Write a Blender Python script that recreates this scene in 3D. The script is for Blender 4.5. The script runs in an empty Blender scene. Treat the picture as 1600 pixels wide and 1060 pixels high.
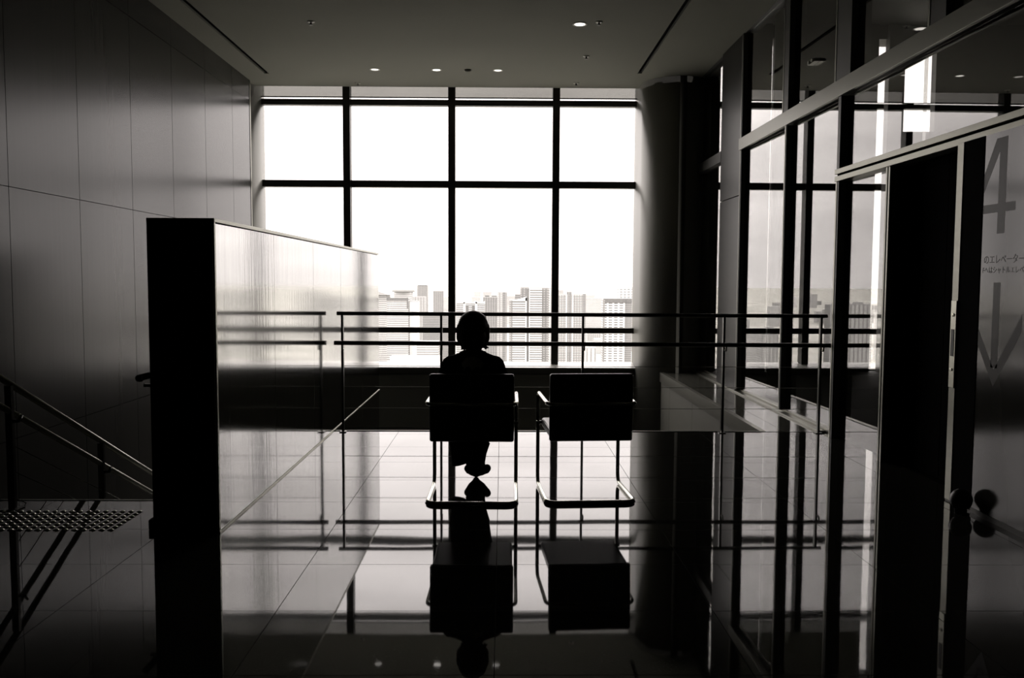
import bpy, bmesh, math, random
from mathutils import Vector, Matrix
random.seed(7)
SC = bpy.context.scene
COL = SC.collection

# ------------------------------------------------------------------ camera
cam_d = bpy.data.cameras.new('camera')
cam_d.sensor_width = 36.0
cam_d.lens = 1364.0 / 1600.0 * 36.0
cam_d.clip_start = 0.05
cam_d.clip_end = 60000
cam = bpy.data.objects.new('camera', cam_d)
COL.objects.link(cam)
cr = Vector((0.99992974, -0.01097093, 0.00448958))
cu = Vector((-0.00373317, 0.06801979, 0.99767699))
cf = Vector((0.01125083, 0.99762365, -0.06797406))
cam.matrix_world = Matrix(((cr.x, cu.x, -cf.x, 0), (cr.y, cu.y, -cf.y, 0), (cr.z, cu.z, -cf.z, 1.40), (0, 0, 0, 1)))
SC.camera = cam

# ------------------------------------------------------------------ colour management
SC.view_settings.view_transform = 'Standard'
SC.view_settings.look = 'None'
SC.view_settings.gamma = 1
SC.view_settings.use_curve_mapping = False
SC.view_settings.exposure = 0.0
SC.cycles.max_bounces = 10
SC.cycles.glossy_bounces = 6
SC.cycles.transparent_max_bounces = 24
SC.cycles.transmission_bounces = 6
SC.cycles.sample_clamp_indirect = 8.0
SC.cycles.caustics_refractive = False

# ------------------------------------------------------------------ overcast sky, brighter towards the zenith
W = bpy.data.worlds.new('overcast_sky')
SC.world = W
W.use_nodes = True
nt = W.node_tree
nt.nodes.clear()
def wn(t, **k):
    n = nt.nodes.new(t)
    for a, b in k.items():
        setattr(n, a, b)
    return n
tc = wn('ShaderNodeTexCoord')
sep = wn('ShaderNodeSeparateXYZ')
nt.links.new(tc.outputs['Generated'], sep.inputs[0])
mx = wn('ShaderNodeMath', operation='MAXIMUM'); nt.links.new(sep.outputs['Z'], mx.inputs[0]); mx.inputs[1].default_value = 0.0
ma = wn('ShaderNodeMath', operation='MULTIPLY_ADD'); nt.links.new(mx.outputs[0], ma.inputs[0])
SKY_LOW, SKY_RISE = 2.5, 5.6
ma.inputs[1].default_value = SKY_RISE; ma.inputs[2].default_value = SKY_LOW
mp = wn('ShaderNodeMapping'); mp.inputs['Scale'].default_value = (2.5, 2.5, 16)
nt.links.new(tc.outputs['Generated'], mp.inputs[0])
nz = wn('ShaderNodeTexNoise'); nz.inputs['Scale'].default_value = 1.6; nz.inputs['Detail'].default_value = 4
nt.links.new(mp.outputs[0], nz.inputs['Vector'])
mr = wn('ShaderNodeMapRange'); mr.inputs['From Min'].default_value = 0.3; mr.inputs['From Max'].default_value = 0.7
mr.inputs['To Min'].default_value = 0.86; mr.inputs['To Max'].default_value = 1.14
nt.links.new(nz.outputs['Fac'], mr.inputs['Value'])
mu = wn('ShaderNodeMath', operation='MULTIPLY'); nt.links.new(ma.outputs[0], mu.inputs[0]); nt.links.new(mr.outputs[0], mu.inputs[1])
bg = wn('ShaderNodeBackground'); bg.inputs['Color'].default_value = (1.0, 0.925, 0.915, 1)
nt.links.new(mu.outputs[0], bg.inputs['Strength'])
wo = wn('ShaderNodeOutputWorld'); nt.links.new(bg.outputs[0], wo.inputs[0])

# a sampling portal over the window front: it adds no light, it only guides rays to the sky
pd = bpy.data.lights.new('window_portal', 'AREA'); pd.shape = 'RECTANGLE'; pd.size = 6.2; pd.size_y = 4.7
po = bpy.data.objects.new('window_portal', pd); COL.objects.link(po)
po.location = (-0.85, 14.42, 2.2); po.rotation_euler = (math.radians(-90), 0, 0)
pd.cycles.is_portal = True

# ------------------------------------------------------------------ helpers
def finish(o, label=None, cat=None, group=None, kind=None):
    if label: o['label'] = label
    if cat: o['category'] = cat
    if group: o['group'] = group
    if kind: o['kind'] = kind
    return o

def empty(name, loc=(0, 0, 0), rz=0.0):
    o = bpy.data.objects.new(name, None)
    COL.objects.link(o)
    o.location = loc; o.rotation_euler = (0, 0, rz)
    return o

class MB:
    def __init__(s): s.bm = bmesh.new()
    def box(s, lo, hi, bev=0.0, seg=2):
        r = bmesh.ops.create_cube(s.bm, size=1.0)
        c = [(a + b) / 2 for a, b in zip(lo, hi)]; d = [abs(b - a) for a, b in zip(lo, hi)]
        vs = r['verts']
        for v in vs:
            v.co = Vector((v.co.x * d[0] + c[0], v.co.y * d[1] + c[1], v.co.z * d[2] + c[2]))
        if bev > 0:
            es = list({e for v in vs for e in v.link_edges})
            bmesh.ops.bevel(s.bm, geom=es, offset=bev, segments=seg, profile=0.5, affect='EDGES')
        return s
    def hexa(s, p):      # 8 points: bottom ring 4, top ring 4
        v = [s.bm.verts.new(q) for q in p]
        for f in ((3, 2, 1, 0), (4, 5, 6, 7), (0, 1, 5, 4), (1, 2, 6, 5), (2, 3, 7, 6), (3, 0, 4, 7)):
            s.bm.faces.new([v[i] for i in f])
        return s
    def prism(s, pts, z0, z1):
        lo = [s.bm.verts.new((x, y, z0)) for x, y in pts]; hi = [s.bm.verts.new((x, y, z1)) for x, y in pts]
        n = len(pts)
        s.bm.faces.new(lo[::-1]); s.bm.faces.new(hi)
        for i in range(n):
            s.bm.faces.new((lo[i], lo[(i + 1) % n], hi[(i + 1) % n], hi[i]))
        return s
    def extrude_y(s, pts, y0, y1):   # profile in x,z
        a = [s.bm.verts.new((x, y0, z)) for x, z in pts]; b = [s.bm.verts.new((x, y1, z)) for x, z in pts]
        n = len(pts)
        s.bm.faces.new(a); s.bm.faces.new(b[::-1])
        for i in range(n):
            s.bm.faces.new((a[(i + 1) % n], a[i], b[i], b[(i + 1) % n]))
        return s
    def tube(s, pts, r, n=12, fillet=0.0, caps=True, ell=None):
        P = [Vector(p) for p in pts]
        if fillet > 0 and len(P) > 2:
            Q = [P[0]]
            for i in range(1, len(P) - 1):
                a, b, c = P[i - 1], P[i], P[i + 1]
                u = (a - b); v = (c - b); ang = u.angle(v)
                d = min(fillet / math.tan(ang / 2), u.length * 0.49, v.length * 0.49)
                st, en = b + u.normalized() * d, b + v.normalized() * d
                for k in range(9):
                    t = k / 8
                    Q.append(st * (1 - t) ** 2 + b * 2 * t * (1 - t) + en * t * t)
            Q.append(P[-1]); P = Q
        rings = []
        T = (P[1] - P[0]).normalized()
        up = Vector((0, 0, 1)) if abs(T.z) < 0.9 else Vector((1, 0, 0))
        N = T.cross(up).normalized()
        for i, p in enumerate(P):
            if i == 0: t = P[1] - P[0]
            elif i == len(P) - 1: t = P[-1] - P[-2]
            else: t = (P[i + 1] - P[i]).normalized() + (P[i] - P[i - 1]).normalized()
            t.normalize()
            N = (N - t * N.dot(t)).normalized(); B = t.cross(N)
            ra, rb = (r, r) if ell is None else ell
            rings.append([s.bm.verts.new(p + N * math.cos(2 * math.pi * k / n) * ra + B * math.sin(2 * math.pi * k / n) * rb) for k in range(n)])
        for a, b in zip(rings, rings[1:]):
            for k in range(n):
                f = s.bm.faces.new((a[k], a[(k + 1) % n], b[(k + 1) % n], b[k])); f.smooth = True
        if caps:
            s.bm.faces.new(rings[0][::-1]); s.bm.faces.new(rings[-1])
        return s
    def cyl(s, p0, p1, r, n=20, r2=None):
        P0, P1 = Vector(p0), Vector(p1); t = (P1 - P0).normalized()
        up = Vector((0, 0, 1)) if abs(t.z) < 0.9 else Vector((1, 0, 0))
        N = t.cross(up).normalized(); B = t.cross(N)
        if r2 is None: r2 = r
        a = [s.bm.verts.new(P0 + (N * math.cos(2 * math.pi * k / n) + B * math.sin(2 * math.pi * k / n)) * r) for k in range(n)]
        b = [s.bm.verts.new(P1 + (N * math.cos(2 * math.pi * k / n) + B * math.sin(2 * math.pi * k / n)) * r2) for k in range(n)]
        for k in range(n):
            f = s.bm.faces.new((a[k], a[(k + 1) % n], b[(k + 1) % n], b[k])); f.smooth = n > 8
        s.bm.faces.new(a[::-1]); s.bm.faces.new(b)
        return s
    def lathe(s, prof, c=(0, 0, 0), n=24):   # profile list of (r, z)
        rings = []
        for r, z in prof:
            if r < 1e-6: rings.append([s.bm.verts.new((c[0], c[1], c[2] + z))])
            else: rings.append([s.bm.verts.new((c[0] + r * math.cos(2 * math.pi * k / n), c[1] + r * math.sin(2 * math.pi * k / n), c[2] + z)) for k in range(n)])
        for a, b in zip(rings, rings[1:]):
            for k in range(n):
                k2 = (k + 1) % n
                if len(a) == 1: f = s.bm.faces.new((a[0], b[k2], b[k]))
                elif len(b) == 1: f = s.bm.faces.new((a[k], a[k2], b[0]))
                else: f = s.bm.faces.new((a[k], a[k2], b[k2], b[k]))
                f.smooth = True
        return s
    def ball(s, c, r, sc=(1, 1, 1), sub=2, rot=None):
        q = bmesh.ops.create_icosphere(s.bm, subdivisions=sub, radius=1.0)
        for v in q['verts']:
            p = Vector((v.co.x * r * sc[0], v.co.y * r * sc[1], v.co.z * r * sc[2]))
            if rot is not None: p = rot @ p
            v.co = p + Vector(c)
        return s
    def limb(s, pts):   # chain of (point, radius): a tapering round limb out of overlapping spheres
        for (p, r), (q, r2) in zip(pts, pts[1:]):
            P, Q = Vector(p), Vector(q); L = (Q - P).length
            k = max(2, int(L / (0.28 * min(r, r2))) + 1)
            for i in range(k + 1):
                t = i / k
                s.ball(P.lerp(Q, t), r + (r2 - r) * t, sub=2)
        return s
    def build(s, name, mat, parent=None, recalc=True, loc=None):
        if recalc: bmesh.ops.recalc_face_normals(s.bm, faces=s.bm.faces[:])
        me = bpy.data.meshes.new(name); s.bm.to_mesh(me); s.bm.free()
        me.materials.append(mat)
        o = bpy.data.objects.new(name, me); COL.objects.link(o)
        if parent is not None: o.parent = parent
        if loc is not None: o.location = loc
        return o

def remesh(o, vs, smooth_it=4):
    m = o.modifiers.new('remesh', 'REMESH'); m.mode = 'VOXEL'; m.voxel_size = vs; m.use_smooth_shade = True
    m2 = o.modifiers.new('smooth', 'SMOOTH'); m2.factor = 0.5; m2.iterations = smooth_it
    return o

# ------------------------------------------------------------------ materials
def new_mat(name):
    m = bpy.data.materials.new(name); m.use_nodes = True
    m.node_tree.nodes.clear()
    return m, m.node_tree
def N(t, typ, **k):
    n = t.nodes.new(typ)
    for a, b in k.items(): setattr(n, a, b)
    return n
def math_(t, op, a, b=None, c=None):
    n = N(t, 'ShaderNodeMath', operation=op)
    for i, v in enumerate((a, b, c)):
        if v is None: continue
        if isinstance(v, (int, float)): n.inputs[i].default_value = v
        else: t.links.new(v, n.inputs[i])
    return n.outputs[0]
def out(t, sh):
    o = N(t, 'ShaderNodeOutputMaterial'); t.links.new(sh, o.inputs['Surface'])
def warm(v, k=1.0):   # the photograph's warm black and white
    return (v, v * (1 - 0.003 * k), v * (1 - 0.15 * k), 1)

def simple(name, v, rough=0.5, metal=0.0, spec=0.5, noise=0.0, nscale=(20, 20, 20), bump=0.0, warmth=1.0, aniso=0.0, rvar=0.0, ior=1.5):
    m, t = new_mat(name)
    b = N(t, 'ShaderNodeBsdfPrincipled')
    b.inputs['Base Color'].default_value = warm(v, warmth)
    b.inputs['Roughness'].default_value = rough
    b.inputs['Metallic'].default_value = metal
    b.inputs['Specular IOR Level'].default_value = spec
    b.inputs['Anisotropic'].default_value = aniso
    b.inputs['IOR'].default_value = ior
    if noise > 0 or bump > 0 or rvar > 0:
        tc = N(t, 'ShaderNodeTexCoord'); mp = N(t, 'ShaderNodeMapping'); mp.inputs['Scale'].default_value = nscale
        t.links.new(tc.outputs['Object'], mp.inputs[0])
        nz = N(t, 'ShaderNodeTexNoise'); nz.inputs['Scale'].default_value = 1.0; nz.inputs['Detail'].default_value = 3
        t.links.new(mp.outputs[0], nz.inputs['Vector'])
        if noise > 0:
            rr = N(t, 'ShaderNodeMapRange'); rr.inputs['From Min'].default_value = 0.3; rr.inputs['From Max'].default_value = 0.7
            rr.inputs['To Min'].default_value = 1 - noise; rr.inputs['To Max'].default_value = 1 + noise
            t.links.new(nz.outputs['Fac'], rr.inputs['Value'])
            vm = N(t, 'ShaderNodeVectorMath', operation='SCALE'); vm.inputs[0].default_value = warm(v, warmth)[:3]
            t.links.new(rr.outputs[0], vm.inputs['Scale']); t.links.new(vm.outputs[0], b.inputs['Base Color'])
        if rvar > 0:
            t.links.new(math_(t, 'MULTIPLY_ADD', nz.outputs['Fac'], rvar, rough - rvar / 2), b.inputs['Roughness'])
        if bump > 0:
            bp = N(t, 'ShaderNodeBump'); bp.inputs['Strength'].default_value = 1.0; bp.inputs['Distance'].default_value = bump
            t.links.new(nz.outputs['Fac'], bp.inputs['Height']); t.links.new(bp.outputs[0], b.inputs['Normal'])
    out(t, b.outputs[0])
    return m

def granite(name, v, jx=None, jy=None, rough=0.05, ior=1.5, off=(0, 0)):
    """polished speckled stone with fine dark joints on a world grid"""
    m, t = new_mat(name)
    b = N(t, 'ShaderNodeBsdfPrincipled'); b.inputs['IOR'].default_value = ior
    g = N(t, 'ShaderNodeNewGeometry')
    nz = N(t, 'ShaderNodeTexNoise'); nz.inputs['Scale'].default_value = 260; nz.inputs['Detail'].default_value = 2
    t.links.new(g.outputs['Position'], nz.inputs['Vector'])
    n2 = N(t, 'ShaderNodeTexNoise'); n2.inputs['Scale'].default_value = 90; n2.inputs['Detail'].default_value = 3
    t.links.new(g.outputs['Position'], n2.inputs['Vector'])
    rr = N(t, 'ShaderNodeValToRGB')
    rr.color_ramp.elements[0].position = 0.36; rr.color_ramp.elements[0].color = warm(v * 0.3)
    rr.color_ramp.elements[1].position = 0.66; rr.color_ramp.elements[1].color = warm(v * 2.3)
    mixn = math_(t, 'MULTIPLY_ADD', nz.outputs['Fac'], 0.6, math_(t, 'MULTIPLY', n2.outputs['Fac'], 0.4))
    t.links.new(mixn, rr.inputs[0])
    col = rr.outputs[0]; ro = math_(t, 'MULTIPLY_ADD', n2.outputs['Fac'], 0.03, rough - 0.015)
    if jx:
        sp = N(t, 'ShaderNodeSeparateXYZ'); t.links.new(g.outputs['Position'], sp.inputs[0])
        def line(ch, step, o, w):
            a = math_(t, 'DIVIDE', math_(t, 'SUBTRACT', ch, o), step)
            fr = math_(t, 'FRACT', a)
            d = math_(t, 'MULTIPLY', math_(t, 'MINIMUM', fr, math_(t, 'SUBTRACT', 1.0, fr)), step)
            return math_(t, 'LESS_THAN', d, w)
        j = math_(t, 'MAXIMUM', line(sp.outputs['X'], jx, off[0], 0.0016), line(sp.outputs['Y'], jy, off[1], 0.0018))
        up = math_(t, 'GREATER_THAN', N(t, 'ShaderNodeNewGeometry').outputs['True Normal'], 0) if False else None
        mc = N(t, 'ShaderNodeMix', data_type='RGBA'); t.links.new(j, mc.inputs['Factor']); t.links.new(col, mc.inputs['A'])
        mc.inputs['B'].default_value = (0.004, 0.004, 0.003, 1); col = mc.outputs['Result']
        ro = math_(t, 'MAXIMUM', ro, math_(t, 'MULTIPLY', j, 0.9))
        t.links.new(math_(t, 'MULTIPLY_ADD', j, -0.45, 0.50), b.inputs['Specular IOR Level'])
    t.links.new(col, b.inputs['Base Color']); t.links.new(ro, b.inputs['Roughness'])
    nb = N(t, 'ShaderNodeTexNoise'); nb.inputs['Scale'].default_value = 1.6; nb.inputs['Detail'].default_value = 1
    t.links.new(g.outputs['Position'], nb.inputs['Vector'])
    bp = N(t, 'ShaderNodeBump'); bp.inputs['Distance'].default_value = 0.0006
    t.links.new(nb.outputs['Fac'], bp.inputs['Height']); t.links.new(bp.outputs[0], b.inputs['Normal'])
    out(t, b.outputs[0])
    return m

def glass(name, tint=0.95, f0=0.08, rough=0.0, refl=1.0):
    """thin pane: clear transmission plus Fresnel reflection of both faces"""
    m, t = new_mat(name)
    tr = N(t, 'ShaderNodeBsdfTransparent'); tr.inputs[0].default_value = warm(tint, 0.08)
    gl = N(t, 'ShaderNodeBsdfGlossy'); gl.inputs['Color'].default_value = (refl, refl, refl, 1); gl.inputs['Roughness'].default_value = rough
    lw = N(t, 'ShaderNodeLayerWeight'); lw.inputs['Blend'].default_value = 0.5
    # Schlick: f0 + (1-f0)(1-cos)^5   (Facing output at blend 0.5 is 1-cos)
    p5 = math_(t, 'POWER', lw.outputs['Facing'], 5.0)
    fr = math_(t, 'MULTIPLY_ADD', p5, 1 - f0, f0)
    mixs = N(t, 'ShaderNodeMixShader'); t.links.new(fr, mixs.inputs[0]); t.links.new(tr.outputs[0], mixs.inputs[1]); t.links.new(gl.outputs[0], mixs.inputs[2])
    out(t, mixs.outputs[0])
    return m

def facade(name, base, band, fh=3.2, bt=0.45, cw=None, ct=0.3, mode='max'):
    """building front: storey bands and optional vertical bays, in metres"""
    m, t = new_mat(name)
    b = N(t, 'ShaderNodeBsdfPrincipled'); b.inputs['Roughness'].default_value = 0.85; b.inputs['Specular IOR Level'].default_value = 0.1
    tc = N(t, 'ShaderNodeTexCoord'); sp = N(t, 'ShaderNodeSeparateXYZ'); t.links.new(tc.outputs['Object'], sp.inputs[0])
    z = math_(t, 'FRACT', math_(t, 'DIVIDE', sp.outputs['Z'], fh))
    f = math_(t, 'LESS_THAN', z, bt)
    if cw:
        x = math_(t, 'FRACT', math_(t, 'DIVIDE', math_(t, 'ADD', sp.outputs['X'], sp.outputs['Y']), cw))
        g = math_(t, 'LESS_THAN', x, ct)
        f = math_(t, 'MULTIPLY', f, g) if mode == 'grid' else math_(t, 'MAXIMUM', f, g) if mode == 'max' else g
    nz = N(t, 'ShaderNodeTexNoise'); nz.inputs['Scale'].default_value = 0.05
    t.links.new(tc.outputs['Object'], nz.inputs['Vector'])
    mc = N(t, 'ShaderNodeMix', data_type='RGBA'); t.links.new(f, mc.inputs['Factor'])
    mc.inputs['A'].default_value = warm(base, 0.1); mc.inputs['B'].default_value = warm(band, 0.1)
    vm = N(t, 'ShaderNodeVectorMath', operation='SCALE'); t.links.new(mc.outputs['Result'], vm.inputs[0])
    t.links.new(math_(t, 'MULTIPLY_ADD', nz.outputs['Fac'], 0.2, 0.9), vm.inputs['Scale'])
    t.links.new(vm.outputs[0], b.inputs['Base Color'])
    out(t, b.outputs[0])
    return m

def emit(name, s):
    m, t = new_mat(name); e = N(t, 'ShaderNodeEmission'); e.inputs[0].default_value = (1, 0.95, 0.88, 1); e.inputs[1].default_value = s
    out(t, e.outputs[0]); return m

M = {}
M['floor'] = granite('polished_granite_floor', 0.022, 0.9235, 0.6025, rough=0.03, ior=1.42, off=(-0.024, 3.005))
M['ledge'] = granite('polished_granite_ledge', 0.10, 0.9235, 1.205, rough=0.09, off=(-10.3, 3.005))
M['ceiling'] = simple('painted_ceiling', 0.22, 0.9, spec=0.2, noise=0.02, nscale=(1, 1, 1))
M['wallmetal'] = simple('brushed_wall_panel', 0.036, 0.235, metal=0.0, spec=0.5, ior=1.33, warmth=0.7, noise=0.04, nscale=(6, 30, 0.6), rvar=0.015)
M['joint'] = simple('joint_black', 0.01, 0.8)
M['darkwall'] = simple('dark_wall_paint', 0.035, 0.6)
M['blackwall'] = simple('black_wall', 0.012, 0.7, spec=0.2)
M['lowerwall'] = simple('dark_lower_panel', 0.17, 0.5, noise=0.05, nscale=(1, 1, 8))
M['frame'] = simple('window_frame_metal', 0.045, 0.45, metal=0.3)
M['framelight'] = simple('satin_aluminium', 0.26, 0.38, metal=0.9, noise=0.04, nscale=(3, 3, 30))
M['panelmetal'] = simple('satin_metal_panel', 0.018, 0.33, metal=0.8, noise=0.04, nscale=(3, 3, 20))
M['transom'] = simple('satin_transom', 0.16, 0.35, metal=0.85)
M['column'] = simple('column_cladding', 0.13, 0.42, metal=0.3, noise=0.03, nscale=(2, 2, 2))
M['sill'] = simple('pale_sill', 0.72, 0.2, warmth=0.3)
M['glass'] = glass('clear_window_glass', 0.93, 0.07)
M['sideglass'] = glass('side_glass', 0.80, 0.085)
M['frosted'] = None
m, t = new_mat('fritted_glazing')
a = N(t, 'ShaderNodeBsdfTransparent'); a.inputs[0].default_value = warm(0.37, 0.2)
out(t, a.outputs[0]); M['frosted'] = m
M['black'] = simple('matte_black_panel', 0.003, 0.9, spec=0.03)
M['clad'] = simple('glossy_metal_cladding', 0.38, 0.085, metal=1.0, warmth=0.15, noise=0.06, nscale=(8, 30, 1.0), bump=0.0004, aniso=0.0)
M['cap'] = simple('pale_metal_cap', 0.5, 0.35, metal=0.8)
M['rail'] = simple('dark_steel_rail', 0.06, 0.3, metal=0.9)
M['railbright'] = simple('brushed_steel_handrail', 0.6, 0.42, metal=1.0, noise=0.03, nscale=(40, 4, 40))
M['wire'] = simple('steel_wire', 0.35, 0.35, metal=0.9)
M['chrome'] = simple('chrome_tube', 0.55, 0.07, metal=1.0, noise=0.02)
M['leather'] = simple('black_leather', 0.010, 0.30, spec=0.5, noise=0.1, nscale=(60, 60, 60), bump=0.0006)
M['tread'] = simple('stair_tread_stone', 0.05, 0.4, noise=0.1, nscale=(30, 30, 30))
M['stud'] = simple('steel_stud', 0.85, 0.32, metal=1.0)
M['studring'] = simple('stud_ring', 0.01, 0.6)
M['rubber'] = simple('black_rubber', 0.006, 0.35)
M['skin'] = simple('skin', 0.30, 0.55, noise=0.04, nscale=(50, 50, 50))
M['lips'] = simple('lips', 0.16, 0.45)
M['hair'] = simple('dark_hair', 0.012, 0.42, noise=0.4, nscale=(300, 300, 12), bump=0.0015)
M['jacket'] = simple('dark_jacket_cloth', 0.012, 0.9, spec=0.15, noise=0.2, nscale=(200, 200, 200), bump=0.0008)
M['trousers'] = simple('dark_trouser_cloth', 0.010, 0.9, spec=0.15, noise=0.2, nscale=(150, 150, 60), bump=0.0008)
M['shoe'] = simple('grey_shoe_leather', 0.045, 0.45)
M['eye'] = simple('eye_white', 0.5, 0.2)
M['eyedark'] = simple('eye_dark', 0.01, 0.1)
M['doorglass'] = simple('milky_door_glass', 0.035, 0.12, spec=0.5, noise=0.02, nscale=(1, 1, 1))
M['decal'] = simple('grey_decal', 0.03, 0.4, spec=0.22)
M['lamp'] = emit('lamp_glow', 3.0)
M['lampdim'] = emit('lamp_glow_low', 1.5)
M['lamprim'] = simple('lamp_rim', 0.5, 0.4)
M['pipe'] = simple('pale_painted_pipe', 0.55, 0.35)

# ------------------------------------------------------------------ the setting
XL, XR, H = -3.87, 2.94, 4.42
def S(o, kind='structure'): o['kind'] = kind; return o

f = MB()
f.box((-1.93, -5, -0.30), (XR + 0.10, 7.97, 0)); f.box((XL, -5, -0.30), (-1.93, 5.44, 0))
S(f.build('floor', M['floor']))
f = MB(); f.box((-1.55, 7.97, -0.30), (XR + 0.1, 7.985, -0.004)); f.box((-1.55, 7.985, -0.12), (2.40, 8.0, 0.006)); f.box((XL, 5.44, -0.20), (-1.93, 5.455, 0.004))
S(f.build('trim_1', M['framelight']))
S(MB().box((XL - 1, -6, -4.3), (9.5, 15, -4.0)).build('floor_lower', M['darkwall']))

# ledge running beside the glass wall, level with the floor
f = MB(); f.box((2.46, 8.0, -0.14), (2.92, 13.9, 0.0))
S(f.build('floor_ledge', M['ledge']))
f = MB(); f.box((2.40, 8.0, -0.14), (2.455, 13.9, 0.004)); f.box((2.925, 7.97, -0.14), (2.99, 13.9, 0.018)); f.box((2.995, 7.72, -0.14), (3.09, 13.9, 0.035))
S(f.build('trim_2', M['framelight']))
f = MB()
for i in range(4):
    y0 = 8.0 + i * 1.5
    f.box((2.42, y0 + 0.004, -4), (2.95, min(y0 + 1.496, 13.95), -0.145))
S(f.build('wall_ledge', M['lowerwall']))
f = MB(); f.box((-1.5, 7.75, -4), (2.42, 7.96, -0.3)); S(f.build('wall_under_floor', M['darkwall']))
f = MB()
for k, (a, b) in enumerate(((-1.0, -0.14), (-2.0, -1.01), (-4.0, -2.01))):
    f.box((-4.4, 14.02, a), (9.2, 14.3, b))
f.box((-4.4, 14.10, -4.0), (9.2, 14.28, -0.035))
S(f.build('wall_far', M['lowerwall']))

# ceiling slab with two long air slots
f = MB(); T = H + 0.28
f.box((XL - 0.6, -5, H), (-3.525, 13.165, T)); f.box((-3.455, -5, H), (1.965, 12.995, T)); f.box((2.03, -5, H), (XR + 0.02, 12.995, T))
f.box((-3.455, 12.995, H), (XR + 0.02, 14.0, T)); f.box((XL - 0.6, 13.165, H), (-3.455, 14.0, T))
f.box((-3.6, -5, H + 0.12), (-3.4, 13.3, T + 0.02)); f.box((1.9, -5, H + 0.12), (2.1, 13.1, T + 0.02))
S(f.build('ceiling', M['ceiling']))
for x0, x1, y1, lab in ((-3.525, -3.455, 13.165, 'long dark air slot in the ceiling above the panelled wall'), (1.965, 2.03, 12.995, 'long dark air slot in the ceiling in front of the wide column')):
    f = MB(); c = (x0 + x1) / 2
    f.box((x0, -5, H + 0.05), (x1, y1, H + 0.118)); f.box((c - 0.004, -5, H + 0.002), (c + 0.004, y1, H + 0.05))
    finish(f.build('slot_diffuser', M['black']), lab, 'air vent', None, 'thing')

# left wall: tall brushed panels with narrow dark joints
f = MB()
f.box((XL - 0.5, -5, -4), (XL - 0.02, 13.55, H + 0.2))
S(f.build('wall_left', M['joint']))
ys = [13.6] + [12.713 - 1.1535 * k for k in range(16)]
zs = [-3.86, -1.87, 0.118, 2.11, 4.10, H + 0.1]
f = MB()
for (y1, y0) in zip(ys, ys[1:]):
    for (z0, z1) in zip(zs, zs[1:]):
        f.box((XL - 0.02, y0 + 0.004, z0 + 0.003), (XL, y1 - 0.004, z1 - 0.003))
S(f.build('wall_left_panelling', M['wallmetal']))
S(MB().box((XL - 0.03, 13.58, -4), (XL + 0.006, 13.62, H)).build('trim_3', M['framelight']))

# rear wall and side closures behind the camera
S(MB().box((XL - 0.5, -5.3, -4), (XR + 1.5, -5, T)).build('wall_rear', M['darkwall']))
S(MB().box((XR - 0.02, -5, -0.3), (XR + 0.4, 3.9, T)).build('wall_right_near', M['darkwall']))

# columns
def rounded(x0, x1, y0, y1, r, n=14):
    pts = []
    for cx, cy, a0 in ((x1 - r, y1 - r, 0), (x0 + r, y1 - r, 90), (x0 + r, y0 + r, 180), (x1 - r, y0 + r, 270)):
        for k in range(n + 1):
            a = math.radians(a0 + 90 * k / n); pts.append((cx + r * math.cos(a), cy + r * math.sin(a)))
    return pts
def column(x0, x1, y0, y1, r, name):
    f = MB(); f.prism(rounded(x0, x1, y0, y1, r), -4, 5.3)
    for fc in f.bm.faces:
        if abs(fc.normal.z) < 0.5: fc.smooth = True
    return S(f.build(name, M['column']))
column(2.14, 3.20, 13.1, 14.9, 0.58, 'column_right')
column(-5.0, -3.855, 13.66, 14.8, 0.5, 'column_left')

# the window front
win = S(empty('window_1', (0, 14.2, 0)))
def w(mb, name, mat): return mb.build(name, mat, win)
mull = [-4.18, -2.50, -0.82, 0.855, 2.53, 4.62, 5.45, 7.56, 9.2]
for xm in mull:
    f = MB(); f.box((xm - 0.056, -0.05, 0.03), (xm + 0.056, 0.12, 5.2)); f.box((xm - 0.02, -0.052, 0.045), (xm + 0.02, -0.05, 5.2)); w(f, 'mullion', M['frame'])
for (z0, z1) in ((4.17, 4.262), (2.872, 2.98), (0.53, 0.618)):
    w(MB().box((-4.3, -0.02, z0), (9.2, 0.10, z1)), 'transom', M['frame'])
w(MB().box((-3.9, -0.03, 4.285), (2.6, 0.0, 4.30)), 'transom', M['frame'])
for a, b in zip(mull, mull[1:]):
    w(MB().box((a + 0.056, 0.03, 0.04), (b - 0.056, 0.04, 5.2)), 'pane', M['glass'])
for a, b in zip(mull[:4], mull[1:5]):
    w(MB().box((a + 0.056, 0.06, 4.305), (b - 0.056, 0.065, 5.2)), 'frosted_pane', M['frosted'])
for a, b in zip(mull[:5], mull[1:5]):
    f = MB(); x0_, x1_ = a + 0.002, b - 0.002
    f.hexa([(x0_, -0.235, -0.03), (x1_, -0.235, -0.03), (x1_, 0.10, -0.03), (x0_, 0.10, -0.03), (x0_, -0.235, -0.012), (x1_, -0.235, -0.012), (x1_, 0.10, 0.050), (x0_, 0.10, 0.050)])
    w(f, 'sill', M['sill'])
f = MB(); f.box((-5, 13.95, 5.2), (9.5, 14.4, 5.5)); f.box((-5, 13.96, 4.72), (XR, 14.0, 5.3)); S(f.build('light_cover', M['darkwall']))  # unseen covers added above the ceiling edge to shield the light

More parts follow.
